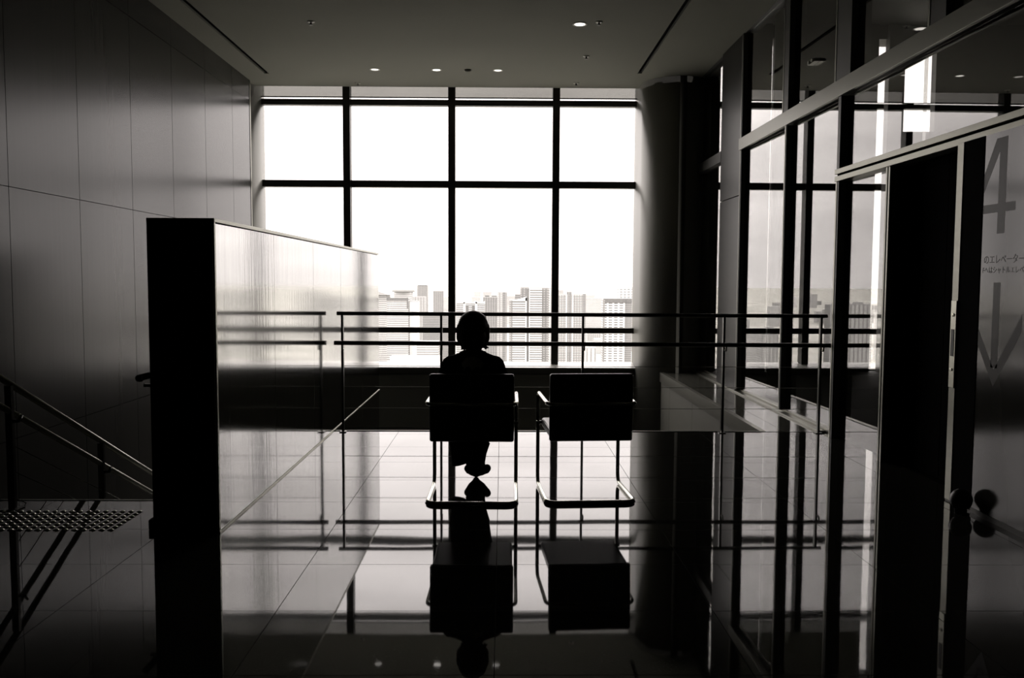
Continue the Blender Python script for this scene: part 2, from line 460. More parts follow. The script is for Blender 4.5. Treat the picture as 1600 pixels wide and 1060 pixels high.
# glass wall on the right
wr = S(empty('window_2', (XR, 0, 0)))
def r_(mb, name, mat): return mb.build(name, mat, wr)
posts = [(10.86, 10.92, 0.035, 3.01), (9.14, 9.19, 0.035, 3.01), (7.68, 7.745, 0.0, 2.275), (10.86, 10.92, 3.155, H), (9.12, 9.30, 3.155, H), (7.50, 7.85, 3.155, H), (5.9, 6.15, 3.155, H), (4.1, 4.3, 3.155, H)]
for y0, y1, z0, z1 in posts:
    f = MB(); f.box((0.0, y0, z0), (0.17, y1, z1), 0.003)
    p = r_(f, 'post', M['frame'])
    MB().box((-0.004, y1 - 0.03, z0), (0.0, y1 - 0.004, z1)).build('edge_strip', M['framelight'], p)
f = MB(); f.box((0.0, 7.68, 2.38), (0.16, 7.745, 3.01), 0.003); r_(f, 'post', M['frame'])
f = MB(); f.box((-0.012, 3.9, 3.01), (0.02, 10.95, 3.155), 0.003); r_(f, 'transom', M['transom'])
f = MB(); f.box((0.02, 3.9, 3.03), (0.16, 13.2, 3.13)); f.box((0.0, 11.9, 3.0), (0.1, 13.3, 3.14)); r_(f, 'transom', M['frame'])
f = MB(); f.box((-0.015, 3.9, 2.335), (0.10, 7.745, 2.378), 0.002); r_(f, 'header_rail', M['framelight'])
f = MB(); f.box((-0.015, 3.9, 2.272), (0.10, 7.745, 2.316), 0.002); r_(f, 'header_rail', M['framelight'])
f = MB(); f.box((0.01, 3.9, 2.31), (0.09, 7.74, 2.34)); r_(f, 'header_core', M['black'])
def pane(y0, y1, z0, z1, deg=1.0, x=0.075):
    """one pane, hung a touch out of parallel with the wall"""
    c = (y0 + y1) / 2; o = MB().box((-0.004, y0 - c, z0), (0.0, y1 - c, z1)).build('pane', M['sideglass'], wr)
    o.location = (x, c, 0); o.rotation_euler = (0, 0, math.radians(deg)); return o
for y0, y1, z0, z1 in ((9.19, 10.86, 0.035, 3.01), (7.745, 9.14, 0.035, 3.01), (6.75, 7.68, 0.0, 2.275), (9.30, 10.86, 3.155, H), (7.85, 9.12, 3.155, H), (6.15, 7.50, 3.155, H), (4.3, 5.9, 3.155, H), (6.30, 7.68, 2.378, 3.01), (3.9, 6.28, 2.378, 3.01), (11.89, 13.2, 0.0, 3.0), (11.89, 13.2, 3.14, H)):
    pane(y0, y1, z0, z1)
f = MB(); f.box((0.0, 10.925, 0.0), (0.14, 11.885, 2.455), 0.004); f.box((0.0, 10.925, 2.463), (0.14, 11.885, H), 0.004); r_(f, 'metal_panel', M['panelmetal'])
for y in (6.70, 6.655):
    r_(MB().box((-0.005, y, 0.0), (0.05, y + 0.026, 2.272), 0.002), 'door_jamb', M['framelight'])
g = MB(); g.box((0.02, 8.44, 3.49), (0.075, 8.62, 3.52)); gb = r_(g, 'glass_bracket', M['framelight'])
for y in (8.47, 8.56):
    MB().cyl((0.018, y, 3.505), (0.002, y, 3.505), 0.014).build('bolt', M['cap'], gb)

# black panels stand in for the dark interior of the opening
dr = S(empty('doorway_dark', (XR + 0.16, 5.5, 0)))
for a, b in ((0.0, 0.585), (0.592, 1.17)):
    MB().box((0, a, 0), (0.04, b, 2.27)).build('dark_infill', M['black'], dr)
f = MB(); f.box((XR + 0.10, 5.36, -0.2), (XR + 0.32, 5.49, 2.30)); f.box((XR + 0.10, 3.9, -0.2), (XR + 0.35, 5.4, 2.28)); f.box((XR, 6.67, 0), (XR + 0.2, 6.70, 2.27))
f.box((XR - 0.0, 5.0, -0.3), (XR + 0.3, 6.72, -0.002))
S(f.build('wall_right_behind_door', M['black']))

# space beyond the glass wall
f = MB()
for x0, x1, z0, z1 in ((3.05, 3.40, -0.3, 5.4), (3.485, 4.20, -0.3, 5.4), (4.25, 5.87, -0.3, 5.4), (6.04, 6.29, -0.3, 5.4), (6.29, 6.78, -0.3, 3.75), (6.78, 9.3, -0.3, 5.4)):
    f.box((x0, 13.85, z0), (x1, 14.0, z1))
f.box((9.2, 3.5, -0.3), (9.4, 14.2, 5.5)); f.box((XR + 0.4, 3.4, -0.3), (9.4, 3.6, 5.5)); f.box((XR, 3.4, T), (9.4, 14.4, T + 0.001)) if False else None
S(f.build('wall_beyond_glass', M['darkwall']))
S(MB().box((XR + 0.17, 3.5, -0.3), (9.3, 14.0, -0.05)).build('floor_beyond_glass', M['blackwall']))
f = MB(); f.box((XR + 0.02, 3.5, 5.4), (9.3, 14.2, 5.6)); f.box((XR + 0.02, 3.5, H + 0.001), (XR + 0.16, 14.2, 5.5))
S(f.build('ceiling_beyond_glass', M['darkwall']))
f = MB(); f.cyl((0, 0, -0.05), (0, 0, 4.7), 0.068, 24); f.lathe([(0.068, 4.7), (0.05, 4.75), (0.0, 4.77)])
finish(f.build('pipe', M['pipe'], loc=(3.43, 11.0, 0)), 'pale upright round pipe standing behind the upper panes of the glass wall', 'pipe')

# ------------------------------------------------------------------ stairs going down on the left
st = MB(); y = 5.455; z = 0.0
for k in range(16):
    z1 = z - 0.145
    st.box((XL + 0.005, y, z1 - 0.35), (-1.955, y + 0.30, z1), 0.004)
    y += 0.30; z = z1
S(st.build('floor_stairs', M['tread']))

def stair_z(y, z0, y0): return z0 - 0.486 * (y - y0)
t = empty('stair_railing', (-2.955, 5.23, 0))
finish(t, 'two-bar metal stair railing sloping down along the panelled wall', 'railing')
def sl(z0, r, mat, name, ya=4.3, yb=9.6):
    pts = []
    f = MB(); f.tube([(0, ya - 5.23, z0 - 0.486 * (ya - 5.153)), (0, yb - 5.23, z0 - 0.486 * (yb - 5.153))], r, 16)
    return f.build(name, mat, t)
sl(0.805, 0.020, M['railbright'], 'top_rail')
sl(0.635, 0.019, M['railbright'], 'lower_rail')
for zz in (0.435, 0.275, 0.11): sl(zz, 0.003, M['wire'], 'wire', 5.23, 9.6)
for y in (5.23, 6.40, 7.57, 8.74):
    top = 0.79 - 0.486 * (y - 5.153)
    steps = int((y - 5.455) / 0.30) + 1 if y > 5.455 else 0
    foot = -0.145 * steps
    f = MB(); f.box((-0.02, y - 5.23 - 0.014, foot), (0.02, y - 5.23 + 0.014, top)); f.box((-0.05, y - 5.28, foot), (0.05, y - 5.18, foot + 0.008), 0.002)
    p = f.build('post', M['rail'], t)
    q = 0.575 - 0.486 * (y - 5.153)
    MB().tube([(0, y - 5.23, q - 0.0), (0.055, y - 5.23, q - 0.0), (0.055, y - 5.23 + 0.03, q + 0.03)], 0.010, 10, 0.01).build('bracket', M['rail'], p)

# ------------------------------------------------------------------ freestanding clad partition
t = empty('partition', (-1.73, 4.73, 0))
finish(t, 'low freestanding wall with black end and mirror-like metal side, left of the chairs', 'partition', None, 'thing')
x0, x1 = -0.18, 0.18; L = 6.24; PH = 1.722
MB().box((x0 + 0.015, 0.02, -4), (x1 - 0.015, L - 0.01, PH - 0.02)).build('core', M['black'], t)
MB().box((x0, 0.0, 0.0), (x1 - 0.006, 0.03, PH - 0.003), 0.002).build('end_panel', M['black'], t)
MB().box((x1 - 0.012, -0.001, 0.0), (x1 + 0.003, 0.022, PH), 0.001).build('corner_strip', M['cap'], t)
seams = [0.024, 1.23, 2.46, 3.68, 4.92, L - 0.002]
for a, b in zip(seams, seams[1:]):
    MB().box((x1 - 0.012, a + 0.002, 0.012), (x1, b - 0.002, PH - 0.028), 0.001).build('face_panel', M['clad'], t)
for a, b in zip(seams, seams[1:]):
    if b > 3.2: MB().box((x1 - 0.012, max(a, 3.24) + 0.002, -3.9), (x1, b - 0.002, -0.004), 0.001).build('face_panel', M['clad'], t)
MB().box((x0, 0.03, -3.9), (x0 + 0.014, L, PH - 0.02)).build('back_panel', M['lowerwall'], t)
MB().box((x0 - 0.001, 0.0, PH - 0.022), (x1 + 0.004, L + 0.002, PH), 0.003).build('cap', M['cap'], t)
MB().box((x1 - 0.01, 0.0, 0.0), (x1 + 0.006, L, 0.010)).build('base_strip', M['cap'], t)
# handrail on its stair side
t = empty('handrail', (-1.91, 4.87, 0.84))
finish(t, 'short dark handrail end sticking out behind the black end of the partition', 'handrail')
MB().tube([(-0.12, 0, 0), (-0.12, 0.42, 0), (-0.12, 4.4, -1.93)], 0.019, 16, 0.12).build('rail', M['rail'], t)
MB().tube([(-0.10, 0.002, 0.0), (-0.12, -0.004, 0.0)], 0.0195, 16).build('end_cap', M['black'], t)
for yy, zz in ((0.10, -0.02), (1.9, -0.72)):
    f = MB(); f.box((-0.06, yy - 0.012, zz - 0.05), (0.0, yy + 0.012, zz - 0.02)); f.box((-0.13, yy - 0.01, zz - 0.04), (-0.05, yy + 0.01, zz - 0.022))
    f.build('bracket', M['rail'], t)
f = MB(); f.box((-0.055, -0.02, 0), (0.0, 0.10, 0.055), 0.006)
finish(f.build('floor_bracket', M['black'], loc=(-1.912, 4.82, 0)), 'small black block on the floor at the left foot of the partition', 'bracket')

# ------------------------------------------------------------------ guard rail at the floor edge
RY = 7.93
t = empty('guard_rail', (0.73, RY, 0))
finish(t, 'long black two-bar guard rail with thin posts along the floor edge before the windows', 'railing')
def gx(x): return x - 0.73
MB().tube([(gx(-1.50), 0, 1.087), (gx(2.965), 0, 1.079)], 0.0175, 16).build('top_rail', M['rail'], t)
MB().tube([(gx(-1.515), -0.06, 0.823), (gx(2.985), -0.06, 0.815)], 0.0195, 16).build('middle_rail', M['rail'], t)
for x in (-1.451, -0.554, 0.735, 2.023, 2.91):
    f = MB(); f.box((gx(x) - 0.010, -0.018, 0.0), (gx(x) + 0.010, 0.018, 1.07)); f.box((gx(x) - 0.03, -0.03, 0.0), (gx(x) + 0.03, 0.03, 0.008), 0.001)
    p = f.build('post', M['rail'], t)
    f = MB(); f.tube([(gx(x) + 0.008, -0.012, 0.765), (gx(x) + 0.008, -0.06, 0.765), (gx(x) + 0.008, -0.06, 0.805)], 0.009, 10, 0.012)
    f.build('bracket', M['cap'], p)
for z in (0.61, 0.418, 0.222):
    MB().tube([(gx(-1.451), 0, z), (gx(2.91), 0, z)], 0.0022, 8).build('wire', M['wire'], t)

# ------------------------------------------------------------------ cantilever armchairs
def make_chair():
    t = empty('armchair')
    hw = 0.278   # half width of the tube frame
    # base bar at the back (y=0), front legs at y=.57, arms back round the backrest
    r = 0.0125
    za = 0.633
    loop = [(0, 0.0, r), (hw, 0.0, r), (hw, 0.57, r), (hw, 0.565, za + 0.004), (hw, -0.015, za), (0.0, -0.015, za)]
    left = [(-x, y, z) for x, y, z in loop[::-1]]
    pts = loop[:-1] + [(0.0, -0.015, za)]
    f = MB(); f.tube([(0, 0, r), (hw, 0, r), (hw, 0.57, r), (hw, 0.565, za + 0.004), (hw, -0.015, za), (0, -0.015, za)], r, 14, 0.075)
    f.tube([(0, 0, r), (-hw, 0, r), (-hw, 0.57, r), (-hw, 0.565, za + 0.004), (-hw, -0.015, za), (0, -0.015, za)], r, 14, 0.075)
    f.build('frame', M['chrome'], t)
    f = MB(); f.box((-0.255, 0.0, 0.40), (0.255, 0.56, 0.462), 0.018, 3)
    f.build('seat', M['leather'], t)
    f = MB()
    # slightly reclined back: a sheared slab from seat height to the top
    b = [(-0.262, 0.015), (0.262, 0.015), (0.262, 0.058), (-0.262, 0.058)]
    f.hexa([(x, y + 0.010, 0.392) for x, y in b] + [(x, y - 0.010, 0.818) for x, y in b])
    bmesh.ops.bevel(f.bm, geom=f.bm.edges[:], offset=0.014, segments=3, profile=0.5, affect='EDGES')
    f.build('backrest', M['leather'], t)
    for s in (-1, 1):
        MB().cyl((s * 0.25, 0.545, 0.43), (s * 0.292, 0.545, 0.43), 0.012, 12).build('seat_bolt', M['chrome'], t)
        MB().box((s * hw - 0.014, 0.05, 0.0), (s * hw + 0.014, 0.09, 0.006)).build('glide', M['rubber'], t)
    return t
def copy_tree(o, parent=None):
    c = o.copy(); COL.objects.link(c); c.parent = parent
    for ch in list(o.children): copy_tree(ch, c)
    return c
ch = make_chair()
finish(ch, 'black armchair on chrome tube frame that the seated person is sitting in', 'chair', 'cantilever armchairs facing the window')
ch.location = (-0.187, 5.335, 0); ch.rotation_euler = (0, 0, math.radians(-0.6))
c2 = copy_tree(ch)
finish(c2, 'empty black armchair on chrome tube frame, turned slightly away', 'chair', 'cantilever armchairs facing the window')
c2.location = (0.560, 5.37, 0); c2.rotation_euler = (0, 0, math.radians(3.6))

# ------------------------------------------------------------------ the seated person
pr = empty('person', (-0.185, 5.35, 0))
finish(pr, 'person in dark jacket and wide trousers sitting with ankles crossed, seen from behind', 'person')
b = MB()
# torso, neck, head
b.limb([((0, .19, .56), .105), ((0, .16, .70), .092), ((0, .165, .83), .095)])
b.limb([((-.09, .18, .865), .055), ((.09, .18, .865), .055)])
b.limb([((0, .185, .88), .055), ((0, .21, .99), .046)])
b.ball((0, .232, 1.085), 1, (.073, .088, .100), 3)
b.ball((0, .265, 1.035), 1, (.055, .062, .062), 3)          # jaw
b.ball((0, .323, 1.066), 1, (.011, .018, .013)); b.ball((0, .315, 1.085), 1, (.009, .012, .022))   # nose
b.ball((0, .316, 1.034), 1, (.021, .009, .007))             # lips
for s in (-1, 1):
    b.ball((s * .075, .225, 1.07), 1, (.009, .020, .030))   # ear
    b.limb([((s * .135, .18, .86), .05), ((s * .195, .17, .64), .037)])
    b.limb([((s * .195, .17, .64), .037), ((s * .085, .39, .60), .026)])
    # hand on the lap
    px, py, pz = s * .055, .43, .598
    b.limb([((s * .085, .39, .60), .024), ((px, py, pz), .026), ((px - s * .01, py + .045, pz - .003), .022)])
    b.ball((px - s * .005, py + .03, pz), 1, (.036, .042, .014))
    for k in range(4):
        ox = px + s * (.029 - .0205 * k); ln = (.052, .066, .070, .060)[k]; sp = s * (.006 - .004 * k)
        b.limb([((ox * 1.0, py + .050, pz), .0080), ((ox + sp, py + .055 + ln * .55, pz + .003), .0074), ((ox + 2 * sp, py + .055 + ln, pz - .014), .0062)])
    b.limb([((px - s * .025, py + .01, pz), .011), ((px - s * .048, py + .035, pz - .002), .0092), ((px - s * .052, py + .062, pz - .006), .0078)])
    # legs
    b.limb([((s * .085, .21, .54), .082), ((s * .075, .58, .515), .058)])
# shins, crossing at the ankles
b.limb([((-.075, .585, .50), .054), ((-.07, .61, .33), .046), ((-.035, .66, .13), .030)])
b.limb([((.075, .585, .50), .054), ((.06, .61, .33), .046), ((.042, .66, .14), .030)])
b.limb([((-.040, .655, .12), .026), ((-.030, .70, .065), .026), ((-.005, .75, .030), .021)])
b.limb([((.045, .655, .13), .026), ((.045, .70, .08), .026), ((.020, .75, .036), .021)])
remesh(b.build('body', M['skin'], pr), 0.0038, 2)

hd = MB()
hd.ball((0, .198, 1.104), 1, (.097, .092, .099), 3)
hd.ball((0, .225, 1.145), 1, (.075, .085, .056), 3)
hd.limb([((-.062, .20, 1.09), .046), ((-.070, .195, 1.03), .038), ((-.060, .19, .985), .022)])
hd.limb([((.062, .20, 1.09), .046), ((.070, .195, 1.03), .038), ((.060, .19, .985), .022)])
hd.limb([((0, .165, 1.08), .062), ((0, .150, 1.02), .052), ((0, .150, .985), .034)])
hd.limb([((-.035, .165, 1.04), .052), ((-.035, .155, .985), .032)]); hd.limb([((.035, .165, 1.04), .052), ((.035, .155, .985), .032)])
hd.limb([((-.058, .262, 1.150), .026), ((0, .292, 1.150), .026), ((.058, .262, 1.150), .026)])      # fringe
for x0_, x1_, z0_, z1_ in ((.062, .082, .985, .958), (.070, .098, .978, .966), (-.060, -.074, .985, .955), (-.050, -.056, .980, .948), (.045, .052, .975, .950)):
    hd.limb([((x0_, .18, z0_), .012), ((x1_, .178, z1_), .005)])
remesh(hd.build('hair', M['hair'], pr), 0.005, 3)

jk = MB()
jk.limb([((-.02, .185, .56), .118), ((-.01, .165, .70), .108), ((0, .165, .80), .105)])
jk.limb([((-.075, .165, .80), .085), ((.075, .165, .80), .085)])
jk.limb([((-.130, .178, .856), .061), ((-.05, .185, .890), .058), ((.05, .185, .890), .058), ((.130, .178, .856), .061)])
jk.limb([((-.08, .20, .835), .074), ((.08, .20, .835), .074)]); jk.limb([((-.06, .205, .76), .082), ((.06, .205, .76), .082)])
jk.limb([((-.085, .18, .62), .085), ((-.085, .17, .80), .075)]); jk.limb([((.085, .18, .62), .085), ((.085, .17, .80), .075)])
for s in (-1, 1):
    jk.limb([((s * .138, .18, .856), .063), ((s * .182, .175, .76), .054), ((s * .203, .17, .64), .048), ((s * .15, .28, .62), .042), ((s * .092, .378, .603), .036)])
    jk.limb([((s * .045, .155, .935), .022), ((s * .068, .20, .925), .022), ((s * .05, .25, .905), .020)])   # collar
jk.limb([((-.045, .155, .935), .022), ((0, .142, .94), .022), ((.045, .155, .935), .022)])
remesh(jk.build('jacket', M['jacket'], pr), 0.0065, 3)

tr = MB()
tr.limb([((-.05, .20, .555), .098), ((.05, .20, .555), .098)])
tr.limb([((-.085, .21, .550), .092), ((-.080, .57, .520), .074)]); tr.limb([((.085, .21, .550), .092), ((.075, .57, .520), .074)])
tr.limb([((-.080, .58, .515), .074), ((-.090, .60, .38), .084), ((-.096, .61, .28), .080), ((-.098, .62, .20), .066)])
tr.limb([((.075, .58, .515), .072), ((.050, .60, .38), .068), ((.036, .62, .26), .064), ((.030, .635, .20), .052)])
tr.limb([((-.03, .60, .42), .07), ((-.01, .61, .26), .06), ((.005, .64, .17), .048), ((.005, .675, .095), .042)])
remesh(tr.build('trousers', M['trousers'], pr), 0.0065, 3)
# wide trouser hem, hanging lower on the left
hm = MB()
def ring(cx, cy, cz, rx, ry, tilt, n=28):
    return [hm.bm.verts.new((cx + rx * math.cos(2 * math.pi * k / n), cy + ry * math.sin(2 * math.pi * k / n), cz + tilt * math.cos(2 * math.pi * k / n))) for k in range(n)]
def skirt(rows):
    R = [ring(*q) for q in rows]
    for a_, b_ in zip(R, R[1:]):
        for k in range(28):
            fc = hm.bm.faces.new((a_[k], a_[(k + 1) % 28], b_[(k + 1) % 28], b_[k])); fc.smooth = True
skirt([(-.094, .612, .30, .083, .083, 0), (-.098, .62, .20, .066, .068, 0), (-.100, .627, .125, .056, .060, 0.014), (-.100, .627, .128, .052, .056, 0.014), (-.098, .62, .20, .060, .062, 0)])
skirt([(.036, .62, .27, .068, .066, 0), (.028, .638, .19, .050, .050, 0), (.022, .648, .135, .044, .046, -0.004), (.022, .648, .138, .040, .042, -0.004), (.028, .638, .19, .044, .044, 0)])
MB().ball((0, .3235, 1.028), 1, (.021, .008, .0062)).build('lips', M['lips'], pr)
MB().limb([((-.044, .301, 1.107), .0026), ((-.018, .3155, 1.111), .0026)]).build('eyebrow', M['hair'], pr)
MB().limb([((.044, .301, 1.107), .0026), ((.018, .3155, 1.111), .0026)]).build('eyebrow', M['hair'], pr)
hm.build('trouser_hem', M['trousers'], pr, recalc=False)
for s, ax, ay, az, tx, ty in ((-1, -.048, .660, .085, .006, .760), (1, .082, .655, .088, .002, .765)):
    sh = MB()
    sh.limb([((ax, ay, az), .030), (((ax + tx) / 2, (ay + ty) / 2, az * .62), .032), ((tx, ty, .034), .028)])
    sh.limb([((ax, ay, az - .018), .020), ((tx, ty, .018), .020)])
    o = remesh(sh.build('shoe', M['shoe'], pr), 0.005, 2)
for s in (-1, 1):
    e = MB().ball((s * .029, .3025, 1.088), .0125, (1, .8, .62)).build('eye', M['eye'], pr)
    MB().ball((s * .029, .3105, 1.088), .0052).build('iris', M['eyedark'], e)

# ------------------------------------------------------------------ sliding door with the storey sign
t = empty('sliding_door', (2.85, 4.95, 0))
finish(t, 'milky glass sliding door at the right edge with a big 4 and a down arrow', 'door', None, 'thing')
dy = lambda y: y - 4.95
MB().box((-0.004, dy(5.425), 0.01), (0.04, dy(5.50), 2.26), 0.002).build('stile', M['framelight'], t)
MB().box((0.0, dy(5.20), 0.01), (0.035, dy(5.425), 2.26)).build('dark_reflection', M['black'], t)  # black strip standing for a dark reflection in the door glass
MB().box((0.004, dy(4.0), 0.03), (0.020, dy(5.20), 2.26)).build('glass_leaf', M['doorglass'], t)
MB().box((0.0, dy(4.0), 0.0), (0.04, dy(5.50), 0.03)).build('bottom_rail', M['frame'], t)
sp_ = MB().box((-0.010, dy(5.43), 0.73), (-0.004, dy(5.495), 1.28), 0.002).build('switch_plate', M['cap'], t)
for z in (1.19, 0.845):
    MB().cyl((-0.010, dy(5.462), z), (-0.016, dy(5.462), z), 0.010, 12).build('screw', M['chrome'], sp_)
MB().box((-0.0125, dy(5.445), 0.93), (-0.010, dy(5.48), 1.10)).build('grip_strip', M['frame'], sp_)
def yz(name, polys, x0=0.0034, x1=0.0045):
    f = MB()
    for pl in polys:
        a = [f.bm.verts.new((x0, dy(y), z)) for y, z in pl]; b_ = [f.bm.verts.new((x1, dy(y), z)) for y, z in pl]
        n = len(pl); f.bm.faces.new(a); f.bm.faces.new(b_[::-1])
        for i in range(n): f.bm.faces.new((a[i], a[(i + 1) % n], b_[(i + 1) % n], b_[i]))
    return f.build(name, M['decal'], t)
yz('numeral', [[(5.04, 2.225), (4.965, 2.225), (4.965, 1.677), (5.04, 1.677)],
               [(5.235, 1.850), (5.04, 1.850), (5.04, 1.800), (5.235, 1.800)], [(4.965, 1.850), (4.868, 1.850), (4.868, 1.800), (4.965, 1.800)],
               [(5.095, 2.215), (5.04, 2.225), (5.04, 2.17), (5.235, 1.88), (5.235, 1.850), (5.19, 1.850)][:0] or [(5.235, 1.962), (5.235, 1.86), (5.04, 2.15), (5.04, 2.225), (5.075, 2.225)]])
yz('arrow', [[(5.05, 1.395), (4.98, 1.395), (4.98, 0.90), (5.05, 0.90)],
             [(5.235, 1.075), (5.015, 0.79), (5.015, 0.89), (5.235, 1.17)], [(5.015, 0.79), (4.76, 1.12), (4.76, 1.22), (5.015, 0.89)]])
def text(body, size, y, z):
    c = bpy.data.curves.new('lettering', 'FONT'); c.body = body; c.size = size; c.extrude = 0.0006; c.align_x = 'LEFT'
    c.materials.append(M['decal'])
    tmp = bpy.data.objects.new('lettering_curve', c); COL.objects.link(tmp)
    bpy.context.view_layer.update()
    me = bpy.data.meshes.new_from_object(tmp.evaluated_get(bpy.context.evaluated_depsgraph_get()))
    bpy.data.objects.remove(tmp)
    o = bpy.data.objects.new('lettering', me); COL.objects.link(o); o.parent = t
    # text runs towards the camera (-y), faces -x
    o.matrix_local = Matrix(((0, 0, -1, 0.0038), (-1, 0, 0, dy(y)), (0, 1, 0, z), (0, 0, 0, 1)))
    return o
text('\u306e\u30a8\u30ec\u30d9\u30fc\u30bf\u30fc\u306f', 0.058, 5.165, 1.508)
text('F\u3078\u306f\u30b7\u30e3\u30c8\u30eb\u30a8\u30ec\u30d9\u30fc', 0.044, 5.175, 1.452)

f = MB(); f.lathe([(0, 0.0), (0.035, 0.0), (0.035, 0.03), (0.045, 0.035), (0.060, 0.06), (0.066, 0.085), (0.060, 0.112), (0.042, 0.135), (0.02, 0.147), (0, 0.150)], n=28)
finish(f.build('door_stop', M['rubber'], loc=(2.778, 5.17, 0)), 'round black rubber door stop on the floor at the foot of the sliding door', 'door stop')

# ------------------------------------------------------------------ tactile studs before the stairs
def make_stud():
    f = MB(); f.lathe([(0.021, 0.0), (0.020, 0.0015), (0.0125, 0.0018), (0.0120, 0.004), (0.009, 0.0068), (0.005, 0.0084), (0.0, 0.009)], n=14)
    o = f.build('tactile_stud', M['stud']); o.data.materials.append(M['studring'])
    for p in o.data.polygons:
        if p.center.z < 0.002: p.material_index = 1  # outer ring of each stud is black
    return o
lab = 'small steel tactile stud set in the dark floor before the stairs'
stud = None
f = MB(); f.box((-0.87, -0.025, 0), (0.025, 0.025, 0.002)) if False else None
for r in range(8):
    for c in range(20):
        x = -2.168 - c * 0.0503; y = 5.172 - r * 0.0545
        if stud is None: stud = make_stud(); o = stud
        else: o = stud.copy(); COL.objects.link(o)
        o.location = (x, y, 0)
        finish(o, lab, 'tactile stud', 'tactile warning studs at the stair head')

# ------------------------------------------------------------------ ceiling fittings
def downlight(x, y, r, mat, lab):
    t = empty('downlight', (x, y, H)); finish(t, lab, 'ceiling light', 'downlights in the ceiling')
    MB().lathe([(r * 1.0, 0.0), (r * 1.32, -0.001), (r * 1.36, -0.004), (r * 1.3, -0.006), (r, -0.004), (r, 0.0)], n=32).build('trim_ring', M['lamprim'], t)
    MB().lathe([(0, -0.0035), (r * 0.98, -0.003), (r * 0.98, -0.001), (0, -0.001)], n=32).build('lens', mat, t)
downlight(-1.853, 12.86, 0.055, M['lampdim'], 'leftmost of the three small downlights by the window')
downlight(-0.963, 12.86, 0.055, M['lamp'], 'middle one of the three small downlights by the window')
downlight(-0.076, 12.86, 0.055, M['lampdim'], 'rightmost of the three small downlights by the window')
downlight(0.905, 10.55, 0.064, M['lamp'], 'large bright ringed downlight nearest in the ceiling')
def sprinkler(x, y, lab):
    t = empty('sprinkler', (x, y, H)); finish(t, lab, 'sprinkler', 'sprinkler heads in the ceiling')
    MB().lathe([(0, 0), (0.045, 0), (0.045, -0.004), (0.03, -0.010), (0, -0.010)], n=20).build('cover_plate', M['lamprim'], t)
    MB().lathe([(0, -0.01), (0.012, -0.01), (0.010, -0.03), (0.022, -0.034), (0.022, -0.038), (0, -0.038)], n=16).build('nozzle', M['rail'], t)
sprinkler(-2.265, 10.53, 'sprinkler head far left in the ceiling, level with the large downlight')
sprinkler(1.121, 10.45, 'sprinkler head just right of the large bright downlight')
sprinkler(1.123, 12.03, 'sprinkler head between the large downlight and the window edge')
sprinkler(-2.244, 13.75, 'sprinkler head by the window edge above the left mullion')
sprinkler(1.124, 13.65, 'sprinkler head by the window edge above the right mullion')
t = empty('smoke_detector', (-0.51, 12.84, H)); finish(t, 'small round detector between two downlights near the window', 'smoke detector')
MB().lathe([(0, 0), (0.05, 0), (0.05, -0.012), (0.035, -0.03), (0, -0.034)], n=24).build('housing', M['ceiling'], t)

# ------------------------------------------------------------------ the city outside
GZ = -170.0
F = {
 'band': facade('storey_bands', 0.555, 0.177, 3.3, 0.5),
 'bandfine': facade('storey_bands_pale', 0.479, 0.236, 3.3, 0.45),
 'bandcol': facade('balcony_grid', 0.510, 0.195, 3.3, 0.5, 5.0, 0.2),
 'grid': facade('window_grid', 0.603, 0.130, 4.0, 0.42, 9.0, 0.66, 'grid'),
 'dots': facade('window_dots', 0.617, 0.248, 3.6, 0.4, 4.0, 0.45, 'grid'),
 'cols': facade('pillar_bays', 0.479, 0.266, 4.0, 0.1, 6.0, 0.35, 'col'),
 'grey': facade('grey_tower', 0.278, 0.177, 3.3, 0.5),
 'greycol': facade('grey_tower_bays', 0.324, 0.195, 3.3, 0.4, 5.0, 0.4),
 'pale': facade('haze_pale_tower', 0.464, 0.307, 3.6, 0.4),  # distance haze is put into these pale, low-contrast colours
 'palecol': facade('haze_pale_tower_bays', 0.448, 0.284, 3.6, 0.3, 6.0, 0.4),
 'dark': simple('dark_cornice', 0.17, 0.9, spec=0.1, warmth=0.1),
 'white': simple('white_concrete', 0.62, 0.9, spec=0.1, warmth=0.1),
 'roof': simple('roof_grey', 0.36, 0.9, spec=0.1, warmth=0.1),
}
mg, tg = new_mat('city_ground')
bb = N(tg, 'ShaderNodeBsdfDiffuse'); gg = N(tg, 'ShaderNodeNewGeometry'); vv = N(tg, 'ShaderNodeTexVoronoi'); vv.inputs['Scale'].default_value = 0.012
tg.links.new(gg.outputs['Position'], vv.inputs['Vector'])
rp = N(tg, 'ShaderNodeValToRGB'); rp.color_ramp.elements[0].color = warm(0.22, 0.5); rp.color_ramp.elements[1].color = warm(0.52, 0.5)
tg.links.new(vv.outputs['Color'], rp.inputs[0]); tg.links.new(rp.outputs[0], bb.inputs[0]); out(tg, bb.outputs[0])
f = MB(); vs_ = [f.bm.verts.new((21000 * math.cos(a * math.pi / 24), 21000 * math.sin(a * math.pi / 24), GZ)) for a in range(48)]; f.bm.faces.new(vs_)
S(f.build('ground', mg))

